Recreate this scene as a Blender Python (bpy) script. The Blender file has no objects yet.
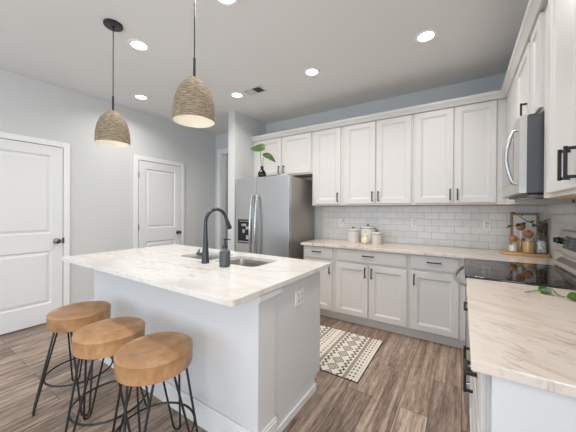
import bpy, bmesh, math, random
from math import pi, sin, cos, radians
from mathutils import Vector, Matrix
random.seed(7)
SC = bpy.context.scene
COL = SC.collection

# ------------------------------------------------------------------ camera, world, light, exposure
cam_d = bpy.data.cameras.new('camera'); cam = bpy.data.objects.new('camera', cam_d); COL.objects.link(cam)
F, YAW, PITCH, ROLL, SHY = 269.018, 32.984, -0.248, 0.3127, 4.1916
cam_d.sensor_fit = 'HORIZONTAL'; cam_d.sensor_width = 36.0
cam_d.lens = F / 576 * 36.0
cam_d.shift_y = -SHY / 576
cam_d.clip_start = 0.02; cam_d.clip_end = 60
_a = radians(YAW); _f = Vector((-sin(_a), cos(_a), 0)); _r = Vector((cos(_a), sin(_a), 0)); _u = Vector((0, 0, 1))
_t = radians(PITCH); _f, _u = _f * cos(_t) + _u * sin(_t), _u * cos(_t) - _f * sin(_t)
_q = radians(ROLL); _r, _u = _r * cos(_q) + _u * sin(_q), _u * cos(_q) - _r * sin(_q)
M = Matrix(((_r.x, _u.x, -_f.x, -0.0024), (_r.y, _u.y, -_f.y, -3.5875), (_r.z, _u.z, -_f.z, 1.3061), (0, 0, 0, 1)))
cam.matrix_world = M
SC.camera = cam

w = bpy.data.worlds.new('daylight'); SC.world = w; w.use_nodes = True
w.node_tree.nodes['Background'].inputs[0].default_value = (0.80, 0.90, 1.0, 1)
w.node_tree.nodes['Background'].inputs[1].default_value = 1.2

def area_light(name, loc, rot, sx, sy, power, color, spread=pi):
    d = bpy.data.lights.new(name, 'AREA'); d.shape = 'RECTANGLE'; d.size = sx; d.size_y = sy
    d.energy = power; d.color = color; d.spread = spread
    o = bpy.data.objects.new(name, d); COL.objects.link(o); o.location = loc; o.rotation_euler = rot
    return o
# daylight through the big window wall of the living room behind the camera
area_light('window_daylight', (-1.9, -7.35, 1.45), (radians(90), 0, 0), 3.8, 2.2, 85, (0.62, 0.81, 1.0))
area_light('side_fill_light', (0.64, -5.3, 1.45), (0, radians(90), 0), 1.9, 2.4, 112, (1.0, 0.985, 0.97))  # added fill from the right for the island end; this wall has no window
DOWNLIGHT_W = 9.8
vs = SC.view_settings
vs.view_transform = 'Standard'; vs.look = 'None'; vs.gamma = 1.0; vs.exposure = -0.49
try: vs.use_curve_mapping = False
except Exception: pass

# ------------------------------------------------------------------ measures
H = 2.754; XR = 0.669; XL = -4.0045; ZC = 0.9055; CT = 0.030
YN = -2.7077

# ------------------------------------------------------------------ mesh helpers
class MB:
    def __init__(s): s.bm = bmesh.new()
    def face(s, vs):
        try: return s.bm.faces.new(vs)
        except ValueError: return None
    def box(s, x0, x1, y0, y1, z0, z1):
        v = [s.bm.verts.new((x, y, z)) for z in (z0, z1) for y in (y0, y1) for x in (x0, x1)]
        for f in ((0, 2, 3, 1), (4, 5, 7, 6), (0, 1, 5, 4), (2, 6, 7, 3), (0, 4, 6, 2), (1, 3, 7, 5)): s.face([v[i] for i in f])
        return s
    def prism(s, pts, axis, a, b):
        def P(p, c):
            if axis == 'z': return (p[0], p[1], c)
            if axis == 'y': return (p[0], c, p[1])
            return (c, p[0], p[1])
        A = [s.bm.verts.new(P(p, a)) for p in pts]; B = [s.bm.verts.new(P(p, b)) for p in pts]
        n = len(pts); s.face(A); s.face(B)
        for i in range(n): s.face([A[i], A[(i + 1) % n], B[(i + 1) % n], B[i]])
        return s
    def loops(s, L, cap0=True, cap1=True, closed=False):
        V = [[s.bm.verts.new(p) for p in l] for l in L]; n = len(V[0])
        rng = range(len(V)) if closed else range(len(V) - 1)
        for k in rng:
            a, b = V[k], V[(k + 1) % len(V)]
            for i in range(n): s.face([a[i], a[(i + 1) % n], b[(i + 1) % n], b[i]])
        if not closed:
            if cap0: s.face(V[0][::-1])
            if cap1: s.face(V[-1])
        return s
    def lathe(s, prof, c=(0, 0, 0), seg=32, axis='z', cap0=True, cap1=True):
        L = []
        for r, z in prof:
            r = max(r, 1e-4); l = []
            for i in range(seg):
                t = 2 * pi * i / seg; a, b = r * cos(t), r * sin(t)
                if axis == 'z': p = (a, b, z)
                elif axis == 'y': p = (a, z, b)
                else: p = (z, a, b)
                l.append((p[0] + c[0], p[1] + c[1], p[2] + c[2]))
            L.append(l)
        return s.loops(L, cap0, cap1)
    def tube(s, pts, r, seg=8, closed=False):
        P = [Vector(p) for p in pts]; n = len(P); L = []; nrm = None
        R = r if isinstance(r, (list, tuple)) else [r] * n
        for i in range(n):
            if closed: t = P[(i + 1) % n] - P[i - 1]
            else: t = P[min(i + 1, n - 1)] - P[max(i - 1, 0)]
            t.normalize()
            if nrm is None:
                nrm = t.cross(Vector((0, 0, 1)))
                if nrm.length < .05: nrm = t.cross(Vector((1, 0, 0)))
                nrm.normalize()
            else:
                nrm = nrm - t * nrm.dot(t)
                if nrm.length < 1e-5: nrm = t.orthogonal()
                nrm.normalize()
            b = t.cross(nrm)
            L.append([tuple(P[i] + (nrm * cos(2 * pi * k / seg) + b * sin(2 * pi * k / seg)) * R[i]) for k in range(seg)])
        return s.loops(L, closed=closed)
    def nested(s, x0, x1, z0, z1, L, back=None):
        """concentric rectangles facing -y: L = [(inset, y)...]"""
        R = [[(x0 + i, y, z0 + i), (x1 - i, y, z0 + i), (x1 - i, y, z1 - i), (x0 + i, y, z1 - i)] for i, y in L]
        return s.loops(R, cap0=True, cap1=True)
    def ball(s, c, r, seg=20, rings=12, sc=(1, 1, 1)):
        prof = [(r * sin(pi * k / rings), -r * cos(pi * k / rings)) for k in range(rings + 1)]
        L = []
        for a, z in prof:
            a = max(a, 1e-4)
            L.append([(c[0] + sc[0] * a * cos(2 * pi * i / seg), c[1] + sc[1] * a * sin(2 * pi * i / seg), c[2] + sc[2] * z) for i in range(seg)])
        return s.loops(L)
    def leaf(s, base, d, up, ln, wd, bend=.25, fold=.15, shape=None):
        d = Vector(d).normalized(); up = Vector(up); side = d.cross(up).normalized(); up = side.cross(d).normalized()
        base = Vector(base); N = 8; shape = shape or (lambda t: sin(pi * t ** .75))
        rows = []
        for i in range(N + 1):
            t = i / N; wv = max(.001, wd * .5 * shape(t)); c = base + d * (ln * t) - up * (bend * ln * t * t)
            rows.append([c + side * (wv * k) + up * (abs(k) * wv * fold * 2) for k in (-1, -.5, 0, .5, 1)])
        th = up * .0012
        T = [[s.bm.verts.new(p + th) for p in r] for r in rows]; B = [[s.bm.verts.new(p - th) for p in r] for r in rows]
        for i in range(N):
            for k in range(4):
                s.face([T[i][k], T[i][k + 1], T[i + 1][k + 1], T[i + 1][k]]); s.face([B[i][k + 1], B[i][k], B[i + 1][k], B[i + 1][k + 1]])
            s.face([T[i][0], T[i + 1][0], B[i + 1][0], B[i][0]]); s.face([T[i + 1][4], T[i][4], B[i][4], B[i + 1][4]])
        for i, fl in ((0, 1), (N, 0)):
            for k in range(4): s.face([T[i][k], B[i][k], B[i][k + 1], T[i][k + 1]] if fl else [T[i][k + 1], B[i][k + 1], B[i][k], T[i][k]])
        return s
    def build(s, name, mat, parent=None, bevel=0.0, seg=2, smooth=35):
        bm = s.bm; bmesh.ops.recalc_face_normals(bm, faces=bm.faces)
        if smooth:
            for f in bm.faces: f.smooth = True
            for e in bm.edges:
                if len(e.link_faces) == 2: e.smooth = e.calc_face_angle(3.0) < radians(smooth)
        me = bpy.data.meshes.new(name); bm.to_mesh(me); bm.free()
        me.materials.append(mat)
        o = bpy.data.objects.new(name, me); COL.objects.link(o)
        if parent: o.parent = parent
        if bevel:
            m = o.modifiers.new('bevel', 'BEVEL'); m.width = bevel; m.segments = seg; m.limit_method = 'ANGLE'; m.angle_limit = radians(40)
            m.harden_normals = False
        return o

def tag(o, label, cat, group=None):
    o['label'] = label; o['category'] = cat
    if group: o['group'] = group
    return o
def thing(name, label, cat, loc=(0, 0, 0), rz=0.0, group=None):
    o = bpy.data.objects.new(name, None); COL.objects.link(o); o.empty_display_size = .05
    o.location = loc; o.rotation_euler = (0, 0, rz)
    return tag(o, label, cat, group)
def struct(o):
    o['kind'] = 'structure'; return o
def children(o): return [c for c in bpy.data.objects if c.parent is o]
def copy_tree(o, parent=None):
    c = o.copy(); COL.objects.link(c)
    if parent: c.parent = parent
    for ch in children(o): copy_tree(ch, c)
    return c
def rrect(x0, x1, y0, y1, r, seg=6):
    P = []
    for cx, cy, a0 in ((x1 - r, y1 - r, 0), (x0 + r, y1 - r, 90), (x0 + r, y0 + r, 180), (x1 - r, y0 + r, 270)):
        for k in range(seg + 1):
            a = radians(a0 + 90 * k / seg); P.append((cx + r * cos(a), cy + r * sin(a)))
    return P

# ------------------------------------------------------------------ material helpers
def lin(c):
    return tuple(((v / 255) / 12.92 if v / 255 <= .04045 else ((v / 255 + .055) / 1.055) ** 2.4) for v in c)
class G:
    """tiny wrapper for building shader node graphs"""
    def __init__(s, name):
        s.m = bpy.data.materials.new(name); s.m.use_nodes = True; s.t = s.m.node_tree; s.b = s.t.nodes['Principled BSDF']
    def n(s, typ, ins=None, **kw):
        x = s.t.nodes.new(typ)
        for k, v in kw.items(): setattr(x, k, v)
        for k, v in (ins or {}).items(): s.put(x.inputs[k], v)
        return x
    def put(s, sock, v):
        if isinstance(v, bpy.types.NodeSocket): s.t.links.new(v, sock)
        elif isinstance(v, (tuple, list)) and len(v) == 3 and sock.type == 'RGBA': sock.default_value = (*v, 1)
        else: sock.default_value = v
    def math(s, op, a, b=0.0, c=0.0):
        x = s.t.nodes.new('ShaderNodeMath'); x.operation = op
        s.put(x.inputs[0], a); s.put(x.inputs[1], b)
        if op in ('SMOOTH_MIN', 'COMPARE', 'MULTIPLY_ADD', 'WRAP'): s.put(x.inputs[2], c)
        return x.outputs[0]
    def coord(s, out='Object'): return s.n('ShaderNodeTexCoord').outputs[out]
    def map(s, v, scale=(1, 1, 1), rot=(0, 0, 0), loc=(0, 0, 0)):
        return s.n('ShaderNodeMapping', {'Vector': v, 'Scale': scale, 'Rotation': rot, 'Location': loc}).outputs[0]
    def noise(s, v, scale=5, detail=3, rough=.5, dist=0):
        return s.n('ShaderNodeTexNoise', {'Vector': v, 'Scale': scale, 'Detail': detail, 'Roughness': rough, 'Distortion': dist}).outputs['Fac']
    def ramp(s, f, stops):
        x = s.n('ShaderNodeValToRGB', {'Fac': f}); e = x.color_ramp.elements
        while len(e) < len(stops): e.new(.5)
        for k, (p, c) in enumerate(stops):
            e[k].position = p; e[k].color = (*c, 1) if not isinstance(c, (int, float)) else (c, c, c, 1)
        return x.outputs[0]
    def mix(s, f, a, b, mode='MIX'):
        x = s.n('ShaderNodeMix', data_type='RGBA', blend_type=mode)
        s.put(x.inputs[0], f); s.put(x.inputs[6], a); s.put(x.inputs[7], b); return x.outputs[2]
    def bump(s, h, strength=.1, dist=.01):
        s.put(s.b.inputs['Normal'], s.n('ShaderNodeBump', {'Height': h, 'Strength': strength, 'Distance': dist}).outputs[0])
    def set(s, **kw):
        for k, v in kw.items(): s.put(s.b.inputs[k.replace('_', ' ')], v)
        return s
def paint(name, rgb, rough=.5, var=.02, bscale=60, bstr=.03, spec=.5):
    g = G(name); c = lin(rgb); v = g.coord()
    n = g.noise(v, 1.3, 2)
    g.set(Base_Color=g.mix(n, tuple(x * (1 - var) for x in c), tuple(min(1, x * (1 + var)) for x in c)), Roughness=rough)
    g.b.inputs['Specular IOR Level'].default_value = spec
    if bstr: g.bump(g.noise(v, bscale, 2), bstr, .002)
    return g.m
def metal(name, rgb, rough=.3, stretch=(1, 1, 1), scale=40, amp=.12, metallic=1.0):
    g = G(name); v = g.map(g.coord(), stretch); n = g.noise(v, scale, 3)
    g.set(Base_Color=lin(rgb), Metallic=metallic, Roughness=g.math('MULTIPLY_ADD', n, amp, rough - amp / 2)); return g.m

MAT = {}
MAT['wall'] = paint('wall_paint', (206, 208, 208), .85, .01, 90, .05, .2)
MAT['ceiling'] = paint('ceiling_paint', (230, 230, 229), .95, .01, 70, .08, .1)
MAT['trim'] = paint('trim_paint', (232, 233, 233), .4, .01, 0, 0)
MAT['door'] = paint('door_paint', (224, 225, 226), .45, .01, 0, 0)
MAT['cab'] = paint('cabinet_paint', (215, 212, 209), .38, .01, 0, 0)
MAT['island'] = paint('island_paint', (217, 218, 220), .45, .01, 0, 0)
MAT['black'] = paint('black_metal', (34, 33, 34), .42, .05, 0, 0)
MAT['gun'] = paint('gunmetal_finish', (50, 54, 60), .35, .05, 0, 0)
MAT['black_plastic'] = paint('black_plastic', (18, 18, 20), .3, .05, 0, 0)
MAT['vent'] = paint('vent_enamel', (204, 204, 203), .5, .01, 0, 0)
MAT['white_plastic'] = paint('white_plastic', (236, 236, 236), .35, .01, 0, 0)
MAT['steel'] = metal('stainless_steel', (194, 195, 196), .34, (40, 40, .6), 6, .10)
MAT['steel_h'] = metal('stainless_brushed', (205, 203, 200), .30, (3, 3, 60), 3, .05)
MAT['steel_dark'] = metal('grey_steel_side', (172, 169, 164), .5, (1, 1, 1), 30, .05, .85)
MAT['steel_black'] = metal('microwave_side', (96, 98, 102), .4, (1, 1, 1), 30, .05, .6)
MAT['chrome'] = metal('bright_handle', (196, 196, 196), .26, (1, 1, 1), 10, .02)
MAT['nickel'] = metal('knob_nickel', (120, 114, 108), .28, (1, 1, 1), 10, .05)
MAT['ceramic'] = paint('white_ceramic', (226, 223, 220), .25, .02, 0, 0)
MAT['pear'] = paint('cream_ceramic', (232, 220, 190), .4, .12, 0, 0)
MAT['zinc'] = metal('grey_knob', (120, 118, 114), .4, (1, 1, 1), 10, .05, .6)

def emit(name, rgb, st):
    g = G(name); g.set(Base_Color=rgb); g.b.inputs['Emission Color'].default_value = (*rgb, 1); g.b.inputs['Emission Strength'].default_value = st; return g.m
MAT['lamp'] = emit('lamp_lens', (1, .96, .90), 9.0)
MAT['bulb'] = emit('warm_bulb', (1, .95, .88), 7.0)

def glass(name, rgb=(1, 1, 1), ior=1.3, gloss=.02):
    g = G(name); out = g.t.nodes['Material Output']; g.t.nodes.remove(g.b)
    tr = g.n('ShaderNodeBsdfTransparent', {'Color': rgb}); gl = g.n('ShaderNodeBsdfGlossy', {'Roughness': gloss})
    lw = g.n('ShaderNodeLayerWeight', {'Blend': .5}).outputs['Facing']
    fr = g.math('MULTIPLY_ADD', g.math('POWER', lw, 4.0), .45, .04 * ior)
    mx_ = g.n('ShaderNodeMixShader', {0: fr, 1: tr.outputs[0], 2: gl.outputs[0]})
    g.t.links.new(mx_.outputs[0], out.inputs['Surface']); return g.m
MAT['glass'] = glass('clear_glass', (.985, .993, .988))
MAT['glass_dark'] = glass('smoked_glass', (.30, .30, .32), 1.5)

g = G('cooktop_glass'); v = g.coord(); g.set(Base_Color=lin((22, 21, 22)), Roughness=.04)
g.b.inputs['IOR'].default_value = 1.75; MAT['cooktop'] = g.m
g = G('microwave_window'); g.set(Base_Color=lin((150, 152, 156)), Metallic=.9, Roughness=.14); MAT['mw_window'] = g.m

def floor_mat():
    g = G('vinyl_plank'); v = g.coord()
    sep = g.n('ShaderNodeSeparateXYZ', {'Vector': v})
    uv = g.n('ShaderNodeCombineXYZ', {'X': sep.outputs[1], 'Y': sep.outputs[0]}).outputs[0]
    br = g.n('ShaderNodeTexBrick', {'Vector': uv, 'Color1': (0, 0, 0), 'Color2': (1, 1, 1), 'Mortar': (0, 0, 0), 'Scale': 1.0, 'Mortar Size': .0018, 'Mortar Smooth': .1, 'Bias': 0.0, 'Brick Width': 1.22, 'Row Height': .178})
    br.offset = .37; br.squash = 1.0
    per = g.n('ShaderNodeSeparateColor', {'Color': br.outputs['Color']}).outputs[0]
    off = g.math('MULTIPLY', per, 37.0)
    uvo = g.n('ShaderNodeVectorMath', {0: v, 1: g.n('ShaderNodeCombineXYZ', {'X': off, 'Y': off}).outputs[0]}, operation='ADD').outputs[0]
    s1 = g.noise(g.map(uvo, (26, 1.3, 1)), 1.0, 7, .68, .8)
    s2 = g.noise(g.map(uvo, (80, 11, 1)), 1.0, 6, .72, .5)
    s3 = g.noise(g.map(uvo, (6, 1.0, 1)), 1.0, 3, .5, 1.4)
    mixv = g.math('ADD', g.math('MULTIPLY', s1, .50), g.math('ADD', g.math('MULTIPLY', s2, .32), g.math('MULTIPLY', s3, .18)))
    c = g.ramp(mixv, [(.36, lin((84, 70, 61))), (.45, lin((136, 118, 105))), (.52, lin((172, 154, 141))), (.62, lin((212, 197, 184)))])
    tone = g.ramp(per, [(0, lin((204, 197, 192))), (.35, lin((232, 228, 226))), (.7, lin((244, 236, 228))), (1, lin((255, 252, 248)))])
    c = g.mix(1.0, c, tone, 'MULTIPLY')
    c = g.mix(br.outputs['Fac'], c, lin((78, 66, 58)))
    g.set(Base_Color=c, Roughness=g.math('MULTIPLY_ADD', s1, .2, .33))
    g.b.inputs['Specular IOR Level'].default_value = .4
    g.bump(g.math('SUBTRACT', s1, br.outputs['Fac']), .12, .003)
    return g.m
MAT['floor'] = floor_mat()

def tile_mat(name, ax):
    g = G(name); v = g.coord(); sep = g.n('ShaderNodeSeparateXYZ', {'Vector': v})
    uv = g.n('ShaderNodeCombineXYZ', {'X': sep.outputs[ax], 'Y': g.math('SUBTRACT', sep.outputs[2], ZC)}).outputs[0]
    br = g.n('ShaderNodeTexBrick', {'Vector': uv, 'Color1': lin((222, 221, 219)), 'Color2': lin((230, 229, 227)), 'Mortar': lin((186, 184, 181)), 'Scale': 1.0, 'Mortar Size': .0022, 'Mortar Smooth': .3, 'Bias': 0.0, 'Brick Width': .1545, 'Row Height': .0777})
    br.offset = .5
    g.set(Base_Color=br.outputs['Color'], Roughness=g.math('MULTIPLY_ADD', br.outputs['Fac'], .5, .16))
    g.bump(g.math('SUBTRACT', g.math('MULTIPLY', g.noise(v, 14, 2), .15), br.outputs['Fac']), .5, .002)
    return g.m
MAT['tile_x'] = tile_mat('subway_tile_back', 0); MAT['tile_y'] = tile_mat('subway_tile_side', 1)

def quartz(name, base, vein, dash, ang, amount):
    g = G(name); v = g.map(g.coord(), (1, 1, 1), (0, 0, radians(ang)))
    n1 = g.noise(g.map(v, (2.2, 10, 4)), 1.0, 5, .6, 1.1)
    n2 = g.noise(g.map(v, (9, 44, 10)), 1.0, 4, .65, 1.0)
    n3 = g.noise(v, 1.4, 3, .5, .6)
    c = g.mix(g.ramp(n1, [(.50, 0.0), (.66, .6), (.8, .9)]), lin(base), lin(vein))
    d = g.math('MULTIPLY', g.ramp(n2, [(.55, 0.0), (.70, .85)]), g.ramp(n3, [(.40, 0.0), (.56, amount)]))
    c = g.mix(d, c, lin(dash))
    g.set(Base_Color=c, Roughness=.16); g.b.inputs['Specular IOR Level'].default_value = .45
    return g.m
MAT['quartz_island'] = quartz('quartz_island', (225, 223, 220), (206, 196, 186), (166, 148, 134), -4, .9)
MAT['quartz'] = quartz('quartz_perimeter', (224, 213, 203), (206, 190, 177), (134, 116, 102), 28, 1.0)

g = G('tan_leather'); v = g.coord()
n = g.noise(v, 5, 5, .65, .4); n2 = g.noise(v, 42, 4, .7)
c = g.ramp(n, [(.30, lin((134, 98, 66))), (.5, lin((170, 128, 88))), (.70, lin((204, 162, 118)))])
c = g.mix(g.ramp(n2, [(.55, 0.0), (.8, .5)]), c, lin((112, 76, 48)))
g.set(Base_Color=c, Roughness=.42); g.bump(g.noise(v, 160, 3), .12, .002); MAT['leather'] = g.m

g = G('woven_rope'); v = g.coord(); sep = g.n('ShaderNodeSeparateXYZ', {'Vector': v})
ang = g.math('ARCTAN2', sep.outputs[1], sep.outputs[0])
cyl = g.n('ShaderNodeCombineXYZ', {'X': g.math('MULTIPLY', ang, 3.0), 'Y': g.math('MULTIPLY', sep.outputs[2], 150.0)}).outputs[0]
nz = g.noise(cyl, 1.0, 3, .6, .4); fine = g.noise(v, 110, 3, .7)
row = g.math('SINE', g.math('MULTIPLY_ADD', sep.outputs[2], 620.0, g.math('MULTIPLY', nz, 2.0)))
rw = g.math('MULTIPLY_ADD', row, .5, .5)
c = g.ramp(nz, [(.3, lin((112, 100, 82))), (.5, lin((156, 142, 120))), (.7, lin((200, 186, 162)))])
c = g.mix(g.math('MULTIPLY', g.math('SUBTRACT', 1.0, rw), .55), c, lin((92, 78, 60)))
c = g.mix(g.ramp(fine, [(.5, 0.0), (.75, .45)]), c, lin((88, 72, 54)))
g.set(Base_Color=c, Roughness=.9); g.bump(g.math('ADD', rw, fine), .6, .004); MAT['rope'] = g.m
MAT['liner'] = paint('shade_liner', (240, 236, 226), .6, .02, 0, 0)

def wood(name, a, b, stretch=(3, 30, 30), rough=.45):
    g = G(name); v = g.map(g.coord(), stretch); n = g.noise(v, 1.0, 5, .6, .8)
    g.set(Base_Color=g.ramp(n, [(.32, lin(a)), (.68, lin(b))]), Roughness=rough); return g.m
MAT['wood_light'] = wood('light_wood', (184, 138, 88), (222, 182, 130), (4, 40, 40))
MAT['wood_frame'] = wood('frame_wood', (140, 112, 86), (182, 152, 120), (30, 30, 6))
MAT['wood_dark'] = wood('dark_wood', (66, 42, 28), (104, 70, 46), (30, 30, 4))
MAT['wood_ball'] = wood('ball_wood', (146, 92, 56), (188, 132, 88), (30, 30, 60), .4)
MAT['ply'] = wood('raw_plywood', (176, 140, 100), (206, 172, 130), (30, 3, 3), .6)
g = G('leaf_green'); v = g.coord(); n = g.noise(v, 22, 4)
g.set(Base_Color=g.ramp(n, [(.3, lin((30, 60, 22))), (.55, lin((58, 96, 38))), (.75, lin((104, 140, 66)))]), Roughness=.35); MAT['leaf'] = g.m
MAT['stem'] = paint('stem_green', (84, 104, 58), .5, .1, 0, 0)
MAT['soil_white'] = paint('white_grain', (244, 241, 234), .7, .05, 300, .5)
g = G('dry_pasta'); v = g.coord(); n = g.n('ShaderNodeTexVoronoi', {'Vector': g.map(v, (1, 1, .25)), 'Scale': 150.0}).outputs['Distance']
g.set(Base_Color=g.ramp(n, [(.1, lin((232, 196, 120))), (.6, lin((196, 150, 78)))]), Roughness=.5); MAT['pasta'] = g.m
g = G('pebble_mix'); v = g.coord(); n = g.n('ShaderNodeTexVoronoi', {'Vector': v, 'Scale': 90.0}); 
g.set(Base_Color=g.ramp(n.outputs['Distance'], [(.30, lin((244, 243, 238))), (.6, lin((190, 192, 182))), (.85, lin((92, 100, 84)))]), Roughness=.5); MAT['pebbles'] = g.m
MAT['art'] = paint('white_canvas', (247, 246, 244), .7, .02, 0, 0)
MAT['gap_shade'] = paint('dark_gap', (40, 38, 36), .9, .02, 0, 0)  # flat dark tone painted in for the shade inside gaps and openings

def rug_mat():
    g = G('tribal_rug'); sep = g.n('ShaderNodeSeparateXYZ', {'Vector': g.coord()})
    u = g.math('MULTIPLY', sep.outputs[0], -1.0); v = sep.outputs[1]      # u from the near end inwards
    Mth = g.math
    def tri(x, per): return Mth('ABSOLUTE', Mth('SUBTRACT', Mth('FRACT', Mth('DIVIDE', x, per)), .5))   # 0..0.5
    def band(a, b):
        return Mth('MULTIPLY', Mth('GREATER_THAN', p, a), Mth('LESS_THAN', p, b))
    p = Mth('WRAP', u, .44, 0.0)
    # greys: two stippled bars per period
    grey = Mth('MAXIMUM', band(.095, .125), band(.355, .385))
    # zigzag / diamond lattice in the wide field
    q = Mth('ABSOLUTE', Mth('SUBTRACT', p, .24))
    t = Mth('MULTIPLY', tri(v, .115), .115)
    e = Mth('ADD', t, q)
    d1 = Mth('LESS_THAN', Mth('ABSOLUTE', Mth('SUBTRACT', e, .050)), .0065)
    d2 = Mth('LESS_THAN', Mth('ABSOLUTE', Mth('SUBTRACT', e, .027)), .0055)
    dot = Mth('LESS_THAN', e, .009)
    dia = Mth('MULTIPLY', Mth('MAXIMUM', Mth('MAXIMUM', d1, d2), dot), Mth('LESS_THAN', q, .054))
    zz = Mth('ABSOLUTE', Mth('SUBTRACT', Mth('SUBTRACT', q, .066), Mth('MULTIPLY', tri(v, .0575), .078)))
    zig = Mth('MULTIPLY', Mth('LESS_THAN', zz, .0105), band(.135, .345))
    tip = Mth('MULTIPLY', Mth('LESS_THAN', Mth('ADD', Mth('ABSOLUTE', Mth('SUBTRACT', q, .096)), Mth('MULTIPLY', Mth('SUBTRACT', .5, tri(v, .0575)), .0575)), .012), 1.0)
    field = Mth('MAXIMUM', Mth('MAXIMUM', dia, tip), zig)
    dash = Mth('MULTIPLY', Mth('GREATER_THAN', tri(v, .048), .27), Mth('LESS_THAN', Mth('ABSOLUTE', Mth('SUBTRACT', tri(u, .062), .25)), .11))
    border = Mth('MULTIPLY', dash, Mth('MAXIMUM', band(.02, .085), band(.392, .43)))
    nz = g.noise(g.coord(), 260, 2, .6); nb = g.noise(g.coord(), 30, 3, .6)
    cream = g.mix(nz, lin((214, 204, 190)), lin((242, 234, 222)))
    c = g.mix(Mth('MULTIPLY', grey, g.ramp(nz, [(.35, .55), (.6, 1.0)])), cream, lin((128, 119, 114)))
    c = g.mix(Mth('MULTIPLY', Mth('MAXIMUM', field, border), g.ramp(nb, [(.25, .8), (.5, 1.0)])), c, lin((62, 58, 58)))
    g.set(Base_Color=c, Roughness=.95); g.bump(nz, .4, .003); return g.m
MAT['rug'] = rug_mat()
MAT['binding'] = paint('rug_binding', (74, 66, 60), .9, .1, 0, 0)

# ------------------------------------------------------------------ room shell
def wallbox(name, *b): return struct(MB().box(*b).build(name, MAT['wall'], smooth=0))
RY = -7.4; HX0 = -4.0045
struct(MB().box(XL - .12, XR + .12, RY - .12, 2.0, -.06, 0).build('floor', MAT['floor'], smooth=0))
struct(MB().box(XL - .12, XR + .12, RY - .12, 2.0, H, H + .08).build('ceiling', MAT['ceiling'], smooth=0))
wallbox('wall_right', XR, XR + .12, RY, .12, 0, H)
wallbox('wall_left', XL - .12, XL, RY, 2.0, 0, H)
# back wall, with the cased opening into the hall
OX0, OX1, OZ = -3.855, -2.99, 2.372
b = MB().box(XL, OX0, 0, .12, 0, H).box(OX0, OX1, 0, .12, OZ, H).box(OX1, XR, 0, .12, 0, H)
struct(b.build('wall_back', MAT['wall'], smooth=0))
# fridge return wall
wallbox('wall_pillar', -2.911, -2.780, -.735, 0, 0, H)
# hall behind the opening
wallbox('wall_hall', XL, -2.4, 1.88, 2.0, 0, H)
wallbox('wall_hall_side', -2.52, -2.40, .12, 1.88, 0, H)
# rear wall of the living room with its window wall
b = MB().box(XL, -3.85, RY - .12, RY, 0, H).box(.05, XR, RY - .12, RY, 0, H).box(-3.85, .05, RY - .12, RY, 2.6, H).box(-3.85, .05, RY - .12, RY, 0, .3)
struct(b.build('wall_rear', MAT['wall'], smooth=0))
# casing round the hall opening
cw = .09
b = MB()
b.box(OX0 - cw, OX0, -.018, 0, 0, OZ + cw).box(OX0, OX1, -.018, 0, OZ, OZ + cw).box(OX1, OX1 + .075, -.018, 0, 0, OZ + cw)
b.box(OX0, OX0 + .012, 0, .12, 0, OZ).box(OX0 + .012, OX1 - .012, 0, .12, OZ - .012, OZ).box(OX1 - .012, OX1, 0, .12, 0, OZ)
struct(b.build('trim_1', MAT['trim'], bevel=.003))
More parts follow.
